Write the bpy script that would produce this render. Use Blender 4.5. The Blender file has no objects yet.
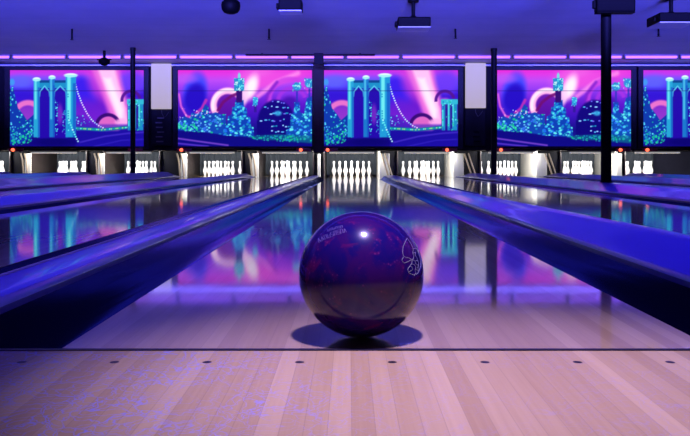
import bpy, bmesh, math, random
import numpy as np
from mathutils import Vector, Matrix

random.seed(4)
COL = bpy.context.scene.collection
F, H, VX, VY = 776.0, 0.302, 349.0, 164.0      # focal length in pixels, camera height, vanishing point


# ------------------------------------------------------------------ helpers
def s2l(c):
    c = np.asarray(c, dtype=float) / 255.0
    return np.where(c <= 0.04045, c / 12.92, ((c + 0.055) / 1.055) ** 2.4)


def put(name, bm, mat, parent=None, smooth=False, loc=None):
    me = bpy.data.meshes.new(name)
    bmesh.ops.recalc_face_normals(bm, faces=bm.faces[:])
    bm.to_mesh(me)
    bm.free()
    for m in (mat if isinstance(mat, (list, tuple)) else [mat]):
        me.materials.append(m)
    if smooth:
        for p in me.polygons:
            p.use_smooth = True
        if smooth != 'all':
            me.set_sharp_from_angle(angle=math.radians(38))
    o = bpy.data.objects.new(name, me)
    COL.objects.link(o)
    if parent is not None:
        o.parent = parent
    if loc is not None:
        o.location = loc
    return o


def tag(o, label=None, cat=None, group=None, kind=None):
    for k, v in (('label', label), ('category', cat), ('group', group), ('kind', kind)):
        if v:
            o[k] = v
    return o


def thing(name, label, cat, loc=(0, 0, 0), group=None):
    o = bpy.data.objects.new(name, None)
    o.empty_display_size = 0.1
    COL.objects.link(o)
    o.location = loc
    return tag(o, label, cat, group)


def box(bm, x0, x1, y0, y1, z0, z1, bevel=0.0, mi=0):
    r = bmesh.ops.create_cube(bm, size=1.0)
    vs = r['verts']
    bmesh.ops.scale(bm, vec=(abs(x1 - x0), abs(y1 - y0), abs(z1 - z0)), verts=vs)
    bmesh.ops.translate(bm, vec=((x0 + x1) / 2, (y0 + y1) / 2, (z0 + z1) / 2), verts=vs)
    fs = list({f for v in vs for f in v.link_faces})
    for f in fs:
        f.material_index = mi
    if bevel:
        es = list({e for v in vs for e in v.link_edges})
        bmesh.ops.bevel(bm, geom=es, offset=bevel, segments=2, affect='EDGES', profile=0.5)
    return bm


def cyl(bm, p, q, r, r2=None, n=20, caps=True):
    p, q = Vector(p), Vector(q)
    d = q - p
    m = Matrix.Translation((p + q) / 2) @ d.to_track_quat('Z', 'Y').to_matrix().to_4x4()
    bmesh.ops.create_cone(bm, cap_ends=caps, segments=n, radius1=r, radius2=r if r2 is None else r2,
                          depth=d.length, matrix=m)
    return bm


def lathe(bm, prof, n=24, c=(0, 0, 0)):
    rings = []
    for r, z in prof:
        if r < 1e-6:
            rings.append([bm.verts.new((c[0], c[1], c[2] + z))])
        else:
            rings.append([bm.verts.new((c[0] + r * math.cos(2 * math.pi * k / n),
                                        c[1] + r * math.sin(2 * math.pi * k / n), c[2] + z)) for k in range(n)])
    for a, b in zip(rings, rings[1:]):
        for k in range(n):
            k2 = (k + 1) % n
            if len(a) == 1 and len(b) == 1:
                continue
            if len(a) == 1:
                bm.faces.new((a[0], b[k], b[k2]))
            elif len(b) == 1:
                bm.faces.new((a[k], a[k2], b[0]))
            else:
                bm.faces.new((a[k], a[k2], b[k2], b[k]))
    return bm


def polytube(bm, pts, r, n=6):
    pts = [Vector(p) for p in pts]
    rings = []
    for i, p in enumerate(pts):
        t = (pts[min(i + 1, len(pts) - 1)] - pts[max(i - 1, 0)]).normalized()
        a = t.orthogonal().normalized()
        if rings:
            a = (prev - t * prev.dot(t)).normalized()
        prev = a
        b = t.cross(a)
        rings.append([bm.verts.new(p + (a * math.cos(2 * math.pi * k / n) + b * math.sin(2 * math.pi * k / n)) * r)
                      for k in range(n)])
    for a, b in zip(rings, rings[1:]):
        for k in range(n):
            bm.faces.new((a[k], a[(k + 1) % n], b[(k + 1) % n], b[k]))
    bm.faces.new(rings[0][::-1])
    bm.faces.new(rings[-1])
    return bm


def new_bm():
    return bmesh.new()


# ------------------------------------------------------------------ materials
def pbr(name, col, rough=0.5, metal=0.0, coat=0.0, spec=0.5, emit=None, estr=0.0, noise=0.0, nscale=8.0):
    m = bpy.data.materials.new(name)
    m.use_nodes = True
    nt = m.node_tree
    b = nt.nodes['Principled BSDF']
    b.inputs['Base Color'].default_value = (*col, 1)
    b.inputs['Roughness'].default_value = rough
    b.inputs['Metallic'].default_value = metal
    b.inputs['Coat Weight'].default_value = coat
    b.inputs['Coat Roughness'].default_value = 0.06
    b.inputs['Specular IOR Level'].default_value = spec
    if emit:
        b.inputs['Emission Color'].default_value = (*emit, 1)
        b.inputs['Emission Strength'].default_value = estr
    if noise:
        tc = nt.nodes.new('ShaderNodeTexCoord')
        n = nt.nodes.new('ShaderNodeTexNoise')
        n.inputs['Scale'].default_value = nscale
        n.inputs['Detail'].default_value = 4
        nt.links.new(tc.outputs['Object'], n.inputs['Vector'])
        r = nt.nodes.new('ShaderNodeMix')
        r.data_type = 'RGBA'
        r.inputs[6].default_value = (*[c * (1 - noise) for c in col], 1)
        r.inputs[7].default_value = (*[min(1, c * (1 + noise)) for c in col], 1)
        nt.links.new(n.outputs['Fac'], r.inputs[0])
        nt.links.new(r.outputs[2], b.inputs['Base Color'])
    return m


class NT:
    def __init__(self, m):
        self.t = m.node_tree
        self.N = self.t.nodes
        self.L = self.t.links

    def math(self, op, a, b=None, c=None):
        n = self.N.new('ShaderNodeMath')
        n.operation = op
        for i, v in enumerate((a, b, c)):
            if v is None:
                continue
            if isinstance(v, (int, float)):
                n.inputs[i].default_value = v
            else:
                self.L.new(v, n.inputs[i])
        return n.outputs[0]

    def mix(self, f, a, b):
        n = self.N.new('ShaderNodeMix')
        n.data_type = 'RGBA'
        for i, v in ((0, f), (6, a), (7, b)):
            if isinstance(v, (int, float)):
                n.inputs[i].default_value = v
            elif isinstance(v, tuple):
                n.inputs[i].default_value = (*v, 1)
            else:
                self.L.new(v, n.inputs[i])
        return n.outputs[2]

    def ramp(self, f, lo, hi):
        n = self.N.new('ShaderNodeMapRange')
        n.interpolation_type = 'SMOOTHSTEP'
        n.inputs[1].default_value = lo
        n.inputs[2].default_value = hi
        self.L.new(f, n.inputs[0])
        return n.outputs[0]


def wood(name, approach):
    m = bpy.data.materials.new(name)
    m.use_nodes = True
    q = NT(m)
    b = q.N['Principled BSDF']
    geo = q.N.new('ShaderNodeNewGeometry')
    sep = q.N.new('ShaderNodeSeparateXYZ')
    q.L.new(geo.outputs['Position'], sep.inputs[0])
    X, Y = sep.outputs[0], sep.outputs[1]
    u = q.math('DIVIDE', q.math('ADD', X, 30.0), 0.0274)
    idx = q.math('FLOOR', u)
    fr = q.math('SUBTRACT', u, idx)
    wn = q.N.new('ShaderNodeTexWhiteNoise')
    wn.noise_dimensions = '1D'
    q.L.new(idx, wn.inputs['W'])
    # long grain
    mp = q.N.new('ShaderNodeCombineXYZ')
    q.L.new(q.math('MULTIPLY', X, 160.0), mp.inputs[0])
    q.L.new(q.math('MULTIPLY', Y, 4.0), mp.inputs[1])
    q.L.new(q.math('MULTIPLY', idx, 3.7), mp.inputs[2])
    ng = q.N.new('ShaderNodeTexNoise')
    ng.inputs['Scale'].default_value = 1.0
    ng.inputs['Detail'].default_value = 5
    q.L.new(mp.outputs[0], ng.inputs['Vector'])
    tone = q.math('ADD', q.math('MULTIPLY', wn.outputs['Value'], 0.75),
                  q.math('MULTIPLY', q.math('SUBTRACT', ng.outputs['Fac'], 0.5), 0.55))
    col = q.mix(tone, WOOD_D, WOOD_L)
    # board seams
    edge = q.math('MINIMUM', fr, q.math('SUBTRACT', 1.0, fr))
    seam = q.math('SUBTRACT', 1.0, q.ramp(edge, 0.008, 0.035))
    col = q.mix(q.math('MULTIPLY', seam, 0.22), col, (0.10, 0.06, 0.05))
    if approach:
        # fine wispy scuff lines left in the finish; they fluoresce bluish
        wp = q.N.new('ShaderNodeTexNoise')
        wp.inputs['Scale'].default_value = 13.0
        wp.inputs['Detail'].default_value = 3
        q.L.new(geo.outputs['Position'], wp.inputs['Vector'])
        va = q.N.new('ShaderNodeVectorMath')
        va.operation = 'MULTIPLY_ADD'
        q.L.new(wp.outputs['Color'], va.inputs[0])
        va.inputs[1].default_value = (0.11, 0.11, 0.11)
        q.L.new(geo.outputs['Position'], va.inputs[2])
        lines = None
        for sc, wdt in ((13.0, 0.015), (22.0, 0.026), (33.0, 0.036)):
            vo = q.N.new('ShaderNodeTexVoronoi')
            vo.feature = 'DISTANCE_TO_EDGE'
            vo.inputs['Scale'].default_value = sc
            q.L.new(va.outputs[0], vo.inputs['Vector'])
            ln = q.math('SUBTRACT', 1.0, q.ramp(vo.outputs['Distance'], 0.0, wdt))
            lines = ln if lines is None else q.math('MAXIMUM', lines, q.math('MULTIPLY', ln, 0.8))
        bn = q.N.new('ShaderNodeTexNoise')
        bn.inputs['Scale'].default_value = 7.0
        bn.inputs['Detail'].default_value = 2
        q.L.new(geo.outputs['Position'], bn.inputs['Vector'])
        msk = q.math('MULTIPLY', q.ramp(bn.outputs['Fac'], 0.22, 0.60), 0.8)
        # blue light dominates to the left, so the lines are painted stronger there
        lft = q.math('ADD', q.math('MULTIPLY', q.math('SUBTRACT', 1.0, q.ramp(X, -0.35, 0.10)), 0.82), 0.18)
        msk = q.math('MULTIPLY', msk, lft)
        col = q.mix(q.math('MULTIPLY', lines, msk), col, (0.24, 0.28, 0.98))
        # row of dark locator dots just before the foul line
        P = 0.1412
        dx = q.math('SUBTRACT', q.math('MODULO', q.math('ADD', X, 20 * P - 0.066 + P / 2), P), P / 2)
        dy = q.math('SUBTRACT', Y, 1.183)
        d = q.math('SQRT', q.math('ADD', q.math('MULTIPLY', dx, dx), q.math('MULTIPLY', dy, dy)))
        dot = q.math('SUBTRACT', 1.0, q.ramp(d, 0.0062, 0.0078))
        col = q.mix(dot, col, (0.02, 0.012, 0.02))
        b.inputs['Roughness'].default_value = 0.42
        b.inputs['Coat Weight'].default_value = 0.35
        b.inputs['Coat Roughness'].default_value = 0.25
    else:
        b.inputs['Roughness'].default_value = 0.35
        b.inputs['Coat Weight'].default_value = 1.0
        b.inputs['Coat IOR'].default_value = 1.58
        b.inputs['Coat Roughness'].default_value = 0.055
        # faint ripple along the oiled boards
        bp = q.N.new('ShaderNodeBump')
        bp.inputs['Strength'].default_value = 0.02
        bp.inputs['Distance'].default_value = 0.002
        q.L.new(ng.outputs['Fac'], bp.inputs['Height'])
        q.L.new(bp.outputs[0], b.inputs['Coat Normal'])
    q.L.new(col, b.inputs['Base Color'])
    return m


WOOD_L = (0.66, 0.47, 0.25)
WOOD_D = (0.44, 0.28, 0.13)
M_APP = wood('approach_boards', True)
M_LANE = wood('oiled_lane_boards', False)
M_GUT = pbr('gutter_plastic', (0.002, 0.002, 0.006), 0.16, coat=0.0, spec=0.4)


def gutter_gloss(m):
    # dark blue plastic whose sheen is tinted blue
    q = NT(m)
    out = q.N['Material Output']
    gl = q.N.new('ShaderNodeBsdfGlossy')
    gl.inputs['Color'].default_value = (0.30, 0.34, 0.95, 1)
    gl.inputs['Roughness'].default_value = 0.13
    lw = q.N.new('ShaderNodeFresnel')
    lw.inputs['IOR'].default_value = 1.42
    mx = q.N.new('ShaderNodeMixShader')
    b = q.N['Principled BSDF']
    b.inputs['Specular IOR Level'].default_value = 0.0
    q.L.new(lw.outputs[0], mx.inputs[0])
    q.L.new(b.outputs[0], mx.inputs[1])
    q.L.new(gl.outputs[0], mx.inputs[2])
    q.L.new(mx.outputs[0], out.inputs['Surface'])


gutter_gloss(M_GUT)
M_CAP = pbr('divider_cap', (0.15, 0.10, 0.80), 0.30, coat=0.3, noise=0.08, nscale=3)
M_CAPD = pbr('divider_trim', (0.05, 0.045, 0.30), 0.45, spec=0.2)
M_BEIGE = pbr('divider_bead', (0.45, 0.34, 0.38), 0.4)
M_BLACK = pbr('matt_black', (0.005, 0.005, 0.008), 0.6, spec=0.2)
M_BLACKW = pbr('black_masking', (0.005, 0.004, 0.008), 0.7, noise=0.3, spec=0.12)
M_POLE = pbr('black_painted_steel', (0.004, 0.004, 0.006), 0.6, spec=0.12)
M_BROWN = pbr('dark_brown_column', (0.034, 0.022, 0.018), 0.6, noise=0.3, spec=0.15)
M_FRAME = pbr('board_frame', (0.008, 0.005, 0.012), 0.5, spec=0.2)
M_KICKD = pbr('kickback_brown', (0.010, 0.005, 0.005), 0.5, noise=0.3)
M_KICKW = pbr('kickback_white', (0.46, 0.46, 0.43), 0.45, noise=0.05)
M_SLATE = pbr('pit_curtain_slate', (0.022, 0.030, 0.042), 0.8, noise=0.2)
M_BEI = pbr('lift_rail_tan', (0.30, 0.24, 0.17), 0.5)
M_PIN = pbr('pin_white', (0.9, 0.9, 0.9), 0.25, coat=0.6)
M_PINRED = pbr('pin_red_band', (0.55, 0.05, 0.06), 0.3)
M_CEIL = pbr('x', (0.4, 0.4, 0.5))
M_TRIM = pbr('pale_ledge', (0.75, 0.72, 0.85), 0.5)
M_TUBE = pbr('blacklight_tube', (0.5, 0.3, 0.6), 0.4, emit=tuple(s2l((200, 108, 245))), estr=1.2)
M_TUBEH = pbr('tube_housing', (0.10, 0.09, 0.16), 0.5)
M_LAMPD = pbr('pin_lamp_diffuser', (0.8, 0.8, 0.8), 0.5, emit=(1, 0.97, 0.95), estr=0.3)
M_RED = pbr('red_indicator', (0.8, 0.1, 0.05), 0.4, emit=(1.0, 0.12, 0.05), estr=2.6)
M_REDG = pbr('red_lens_surround', (0.12, 0.01, 0.02), 0.3)
M_PANEL = pbr('white_lit_panel', (0.12, 0.12, 0.11), 0.6, emit=tuple(s2l((200, 186, 190))), estr=0.78)
M_PROJ = pbr('projector_body', (0.0015, 0.0015, 0.002), 0.6, spec=0.06)
M_PROJU = pbr('projector_underside', (0.62, 0.62, 0.66), 0.5)
M_GREY = pbr('grey_module', (0.10, 0.10, 0.13), 0.5)
M_WALL = pbr('dark_wall', (0.02, 0.02, 0.05), 0.8, noise=0.3)
M_LOGO = pbr('engraved_mark', (0.36, 0.36, 0.36), 0.5)
M_TEXT = pbr('engraved_letters', (0.20, 0.13, 0.36), 0.5)


def ceiling_mat():
    m = M_CEIL
    m.name = 'ceiling_tiles'
    q = NT(m)
    b = q.N['Principled BSDF']
    geo = q.N.new('ShaderNodeNewGeometry')
    sep = q.N.new('ShaderNodeSeparateXYZ')
    q.L.new(geo.outputs['Position'], sep.inputs[0])
    fac = None
    for ax, per in ((1, 0.6),):
        u = q.math('DIVIDE', q.math('ADD', sep.outputs[ax], 60.0), per)
        fr = q.math('FRACT', u)
        e = q.math('MINIMUM', fr, q.math('SUBTRACT', 1.0, fr))
        s = q.math('SUBTRACT', 1.0, q.ramp(e, 0.0, 0.04))
        fac = s if fac is None else q.math('MAXIMUM', fac, s)
    n = q.N.new('ShaderNodeTexNoise')
    n.inputs['Scale'].default_value = 1.3
    n.inputs['Detail'].default_value = 5
    q.L.new(geo.outputs['Position'], n.inputs['Vector'])
    base = q.mix(n.outputs['Fac'], (0.34, 0.34, 0.46), (0.52, 0.52, 0.62))
    q.L.new(q.mix(q.math('MULTIPLY', fac, 0.22), base, (0.12, 0.12, 0.2)), b.inputs['Base Color'])
    b.inputs['Roughness'].default_value = 0.75
    b.inputs['Specular IOR Level'].default_value = 0.15


ceiling_mat()

# ------------------------------------------------------------------ the room
CZ = 2.67
FOUL = 1.26
LANE_END = 20.35
bm = new_bm()
box(bm, -12, 12, -2.5, FOUL, -0.15, 0.0, mi=0)
box(bm, -12, 12, FOUL, 21.5, -0.15, -0.105, mi=1)
tag(put('floor', bm, [M_APP, M_BLACK]), kind='structure')
bm = new_bm()
box(bm, -12, 12, 10.6, 21.5, CZ, CZ + 0.1)
box(bm, -12, 12, -2.5, 10.6, CZ, CZ + 0.1, mi=1)  # unseen near ceiling, made black so blue light won't bounce off it
tag(put('ceiling', bm, [M_CEIL, M_BLACK]), kind='structure')
for nm, a in (('wall_left', (-12.1, -12, -2.5, 21.5, -0.15, CZ)), ('wall_right', (12, 12.1, -2.5, 21.5, -0.15, CZ)),
              ('wall_far', (-12, 12, 21.5, 21.6, -0.15, CZ))):
    bm = new_bm()
    box(bm, *a)
    tag(put(nm, bm, M_WALL), kind='structure')
bm = new_bm()
box(bm, -12, 12, FOUL - 0.006, FOUL + 0.006, -0.02, 0.0012)
tag(put('trim_1', bm, pbr('foul_line_black', (0.01, 0.006, 0.02), 0.4)), kind='structure')

MASK = 18.30          # front of the black masking wall
bm = new_bm()
box(bm, -12, 12, MASK, MASK + 0.12, 0.63, 2.60)
box(bm, -12, 12, MASK - 0.02, MASK + 0.12, 0.63, 0.72, bevel=0.008)
tag(put('wall_masking', bm, M_BLACKW), kind='structure')
bm = new_bm()
box(bm, -12, 12, MASK - 0.10, MASK + 0.12, 2.605, 2.635, bevel=0.006)
tag(put('trim_2', bm, M_TRIM), kind='structure')
bm = new_bm()
box(bm, -12, 12, MASK, MASK + 0.12, 2.635, CZ)
tag(put('trim_3', bm, M_WALL), kind='structure')

# ------------------------------------------------------------------ lanes, gutters, dividers
LC = [-8.97, -7.1, -5.31, -3.3, -1.555, 0.065, 1.87, 3.9, 5.86, 7.43]
HW = 0.535
ZERO = 5
ORD = {1: 'first', 2: 'second', 3: 'third', 4: 'fourth', 5: 'fifth'}


def side_word(i, noun='lane'):
    k = i - ZERO
    if k == 0:
        return None
    return f"{ORD[abs(k)]} {noun} {'left' if k < 0 else 'right'} of the ball's {noun}"


def gap(i):           # free space between lane i and lane i+1
    return LC[i] + HW, LC[i + 1] - HW


def gutter_w(i, s):   # width of the gutter at side s of lane i
    if i == ZERO:
        return 0.235
    if (i, s) == (ZERO - 1, 1):
        return 0.168
    if (i, s) in ((8, 1), (9, -1)):
        return 0.11
    return 0.22 if s * (i - ZERO) < 0 else 0.20


def gutter(x0, x1, depth=0.078, n=10):
    b = new_bm()
    y0, y1 = FOUL + 0.006, 18.9
    prof = []
    for k in range(n + 1):
        t = k / n
        prof.append((x0 + (x1 - x0) * t, -depth * math.sin(math.pi * t) ** 0.75 - 0.004))
    prof[0] = (x0, -0.002)
    prof[-1] = (x1, -0.002)
    lo = [(x, z - 0.008) for x, z in prof]
    a0 = [b.verts.new((x, y0, z)) for x, z in prof]
    a1 = [b.verts.new((x, y1, z)) for x, z in prof]
    c0 = [b.verts.new((x, y0, z)) for x, z in lo]
    c1 = [b.verts.new((x, y1, z)) for x, z in lo]
    for k in range(n):
        b.faces.new((a0[k], a0[k + 1], a1[k + 1], a1[k]))
        b.faces.new((c0[k + 1], c0[k], c1[k], c1[k + 1]))
        b.faces.new((a0[k + 1], a0[k], c0[k], c0[k + 1]))
        b.faces.new((a1[k], a1[k + 1], c1[k + 1], c1[k]))
    b.faces.new((a0[0], a1[0], c1[0], c0[0]))
    b.faces.new((a1[-1], a0[-1], c0[-1], c1[-1]))
    return b


for i, c in enumerate(LC):
    k = i - ZERO
    lab = ("glossy oiled wooden lane under the purple ball" if k == 0 else
           f"glossy wooden lane, {side_word(i)}")
    t = thing('bowling_lane', lab, 'bowling lane', (0, 0, 0), 'bowling lanes')
    bm = new_bm()
    box(bm, c - HW, c + HW, FOUL + 0.006, LANE_END, -0.105, 0.0)
    put('lane_bed', bm, M_LANE, t)
    gl, gr = gutter_w(i, -1), gutter_w(i, 1)
    put('gutter', gutter(c - HW - gl, c - HW), M_GUT, t, smooth=True)
    put('gutter', gutter(c + HW, c + HW + gr), M_GUT, t, smooth=True)


def sweep(profs, ys, mi_of):
    """profs: list (per y) of point lists (x, z); closed loop extruded along y"""
    b = new_bm()
    rings = [[b.verts.new((x, y, z)) for x, z in p] for p, y in zip(profs, ys)]
    n = len(rings[0])
    for a, c in zip(rings, rings[1:]):
        for k in range(n):
            f = b.faces.new((a[k], a[(k + 1) % n], c[(k + 1) % n], c[k]))
            f.material_index = mi_of(k)
    b.faces.new(rings[0][::-1])
    b.faces.new(rings[-1])
    return b


DIV_END = 18.55
for i in range(len(LC) - 1):
    e1, e2 = gap(i)
    x0, x1 = e1 + gutter_w(i, 1), e2 - gutter_w(i + 1, -1)
    k = i - ZERO       # divider lies between lane k and k+1
    if k == -1:
        lab = "low flat blue lane divider immediately left of the ball's lane"
    elif k == 0:
        lab = "humped glossy blue lane divider immediately right of the ball's lane"
    elif k < 0:
        lab = f"blue lane divider on the left, {ORD[-k]} divider left of the ball"
    else:
        lab = f"blue lane divider on the right, {ORD[k + 1]} divider right of the ball"
    t = thing('lane_divider', lab, 'lane divider', (0, 0, 0), 'lane dividers')
    ys = [FOUL + 0.006] + list(np.linspace(1.6, 18.2, 40)) + [18.4, 18.5, DIV_END]
    profs = []
    for y in ys:
        end = 1.0 if y <= 18.2 else max(0.0, 1 - ((y - 18.2) / (DIV_END - 18.2)) ** 2)
        if k == -1:
            top = [(x0, 0.012), (x0 + 0.006, 0.026), (x0 + 0.018, 0.032), (x1 - 0.030, 0.034),
                   (x1 - 0.024, 0.034), (x1 - 0.008, 0.030), (x1, 0.012)]
        else:
            if k == 0:
                hz = 0.036 + 0.056 * max(0.0, min(1.0, (9.5 - y) / 7.0))
            else:
                hz = 0.090 if k > 0 else 0.078
                if k in (-3, -4, -5):
                    hz = 0.12
            lo = 0.030
            w = x1 - x0
            a, bq = (0.0, 1.0)
            # rounded hump; the lower lip faces the ball's lane on both sides
            top = [(x0, 0.012), (x0 + 0.006, lo - 0.004), (x0 + 0.02, lo),
                   (x0 + 0.22 * w, lo + 0.35 * (hz - lo)), (x0 + 0.40 * w, lo + 0.85 * (hz - lo)),
                   (x0 + 0.50 * w, hz), (x0 + 0.62 * w, hz), (x0 + 0.78 * w, lo + 0.8 * (hz - lo)),
                   (x1 - 0.02, lo), (x1 - 0.006, lo - 0.004), (x1, 0.012)]
            if k < 0:
                top = [(x0 + x1 - x, z) for x, z in top][::-1]
        top = [(x, -0.02 + (z + 0.02) * (0.55 + 0.45 * end)) for x, z in top]
        profs.append([(x0, -0.105)] + top + [(x1, -0.105)])
    n = len(profs[0])
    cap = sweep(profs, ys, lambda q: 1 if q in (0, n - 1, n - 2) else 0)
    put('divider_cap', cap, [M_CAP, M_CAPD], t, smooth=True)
    # the slim bead along the cap's far edge
    xb = x0 + 0.012 if k < 0 else x1 - 0.012
    b = new_bm()
    box(b, xb - 0.006, xb + 0.006, FOUL + 0.03, 18.0, 0.018, 0.036, bevel=0.003)
    put('edge_bead', b, M_BEIGE, t)

# ------------------------------------------------------------------ pin ends: kickbacks, curtains, lamps, pins
for i in range(len(LC) - 1):
    e1, e2 = gap(i)
    k = i - ZERO
    pl, pr = e1 + 0.135, e2 - 0.135
    lab = ("kickback partition behind the low flat divider left of the ball" if k == -1 else
           "kickback partition behind the humped divider right of the ball" if k == 0 else
           f"kickback partition at the pin end, {ORD[-k] if k < 0 else ORD[k + 1]} one {'left' if k < 0 else 'right'} of the ball")
    t = thing('kickback_partition', lab, 'partition', (0, 0, 0), 'kickback partitions between the racks')
    side_m = M_KICKD if k < 0 else M_KICKW
    y0, y1 = 18.95, 20.75
    for a in (pl, pr - 0.03):
        b = new_bm()
        box(b, a, a + 0.03, y0, y1, -0.1, 0.62, bevel=0.004)
        put('side_panel', b, side_m if (a == pl) == (k >= 0) else M_KICKD, t)
    b = new_bm()
    box(b, pl + 0.03, pr - 0.03, y0 + 0.06, y0 + 0.09, -0.1, 0.62)
    put('infill_panel', b, M_BLACK, t)
    b = new_bm()
    if k == -1:
        box(b, -0.765, -0.695, y0 - 0.03, y0 + 0.058, -0.1, 0.55, bevel=0.015)
    elif k >= 0:
        w = min(0.26, (pr - pl) * 0.55)
        box(b, pl, pl + w, y0 - 0.03, y0 - 0.002, -0.1, 0.56, bevel=0.012)
    else:
        w = min(0.14, (pr - pl) * 0.45)
        box(b, pr - w, pr + 0.02, y0 - 0.03, y0 - 0.002, -0.1, 0.56, bevel=0.012)
    put('front_panel', b, M_KICKW, t)
    if (pr - pl) > 0.38:
        b = new_bm()
        mx = min(pl + 0.30, pr - 0.40) if k >= 0 else pr - 0.20
        lean = 0.16 if k >= 0 else 0.07
        for dx in (0.0, 0.09):
            polytube(b, [(mx + dx - 0.02, y0 - 0.06, 0.56), (mx + dx + 0.03, y0 - 0.08, 0.40),
                         (mx + dx + lean, y0 - 0.10, 0.0)], 0.022, 8)
        put('lift_rail', b, M_BEI, t, smooth=True)

for i, c in enumerate(LC):
    bm = new_bm()
    # curtain with soft vertical folds
    n = 40
    rows = []
    for z in (0.02, 0.62):
        rows.append([bm.verts.new((c - 0.66 + 1.32 * j / n, 20.62 + 0.012 * math.sin(j * 1.3), z)) for j in range(n + 1)])
        rows.append([bm.verts.new((c - 0.66 + 1.32 * j / n, 20.645 + 0.012 * math.sin(j * 1.3), z)) for j in range(n + 1)])
    for j in range(n):
        for a, b in ((0, 2), (3, 1), (1, 0), (2, 3)):
            bm.faces.new((rows[a][j], rows[a][j + 1], rows[b][j + 1], rows[b][j]))
    where = 'in the middle, behind the rack in line with the ball' if i == ZERO else \
        f"behind the {ORD[abs(i - ZERO)]} rack {'left' if i < ZERO else 'right'} of the ball"
    tag(put('pit_curtain', bm, M_SLATE, smooth=True), f'dark slate pit curtain {where}', 'curtain', 'pit curtains')
    # lamp that lights the rack
    where = 'over the rack in line with the ball' if i == ZERO else \
        f"over the {ORD[abs(i - ZERO)]} rack {'left' if i < ZERO else 'right'} of the ball"
    t = thing('hanging_strip_lamp', f'white strip lamp {where}', 'lamp', (c, 18.72, 0.60), 'pin deck lamps')
    b = new_bm()
    box(b, -0.60, 0.60, -0.05, 0.05, -0.005, 0.032, bevel=0.006)
    put('lamp_housing', b, M_GREY, t)
    b = new_bm()
    box(b, -0.54, 0.54, -0.06, 0.03, -0.045, -0.006, bevel=0.012)
    put('diffuser', b, M_LAMPD, t)
bm = new_bm()
box(bm, -9.8, 8.9, 18.6, 20.9, 0.632, 0.75)
tag(put('trim_4', bm, M_BLACK), kind='structure')     # slab for the machines above the racks, added to stop light leaking

PIN = [(0, 0), (0.0258, 0.0), (0.0275, 0.004), (0.0302, 0.02), (0.0405, 0.055), (0.0490, 0.080), (0.0560, 0.100), (0.0600, 0.114),
       (0.0575, 0.140), (0.0500, 0.170), (0.0400, 0.200), (0.0300, 0.225), (0.0248, 0.245), (0.0233, 0.262),
       (0.0250, 0.285), (0.0285, 0.310), (0.0320, 0.335), (0.0323, 0.348), (0.0290, 0.366), (0.0210, 0.377), (0.0100, 0.3805), (0, 0.381)]
ROWN = [('front pin',),
        ('left pin of the second row', 'right pin of the second row'),
        ('left pin of the third row', 'middle pin of the third row', 'right pin of the third row'),
        ('left end of the back row', 'second from left in the back row', 'third from left in the back row', 'right end of the back row')]
proto = None
for i, c in enumerate(LC):
    k = i - ZERO
    rk = 'rack in line with the ball' if k == 0 else f"{ORD[abs(k)]} rack {'left' if k < 0 else 'right'} of the ball"
    for r in range(4):
        for j in range(r + 1):
            x = c + (j - r / 2) * 0.3048
            y = 19.48 + r * 0.264
            if proto is None:
                bm = lathe(new_bm(), PIN, 20)
                o = proto = put('bowling_pin', bm, M_PIN, smooth='all')
            else:
                o = proto.copy()
                COL.objects.link(o)
            o.location = (x, y, 0.0)
            tag(o, f'white pin, {ROWN[r][j]}, {rk}', 'bowling pin', 'bowling pins in ' + ('the rack in line with the ball' if k == 0 else 'the ' + rk))

# ------------------------------------------------------------------ murals
W0, H0, SS = 134.0, 76.0, 2.4
NX, NY = int(W0 * SS), int(H0 * SS)
gx, gy = np.meshgrid(np.linspace(0, W0, NX + 1), np.linspace(0, H0, NY + 1))   # y measured downwards


def sstep(a, b, x):
    t = np.clip((x - a) / (b - a), 0, 1)
    return t * t * (3 - 2 * t)


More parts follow.
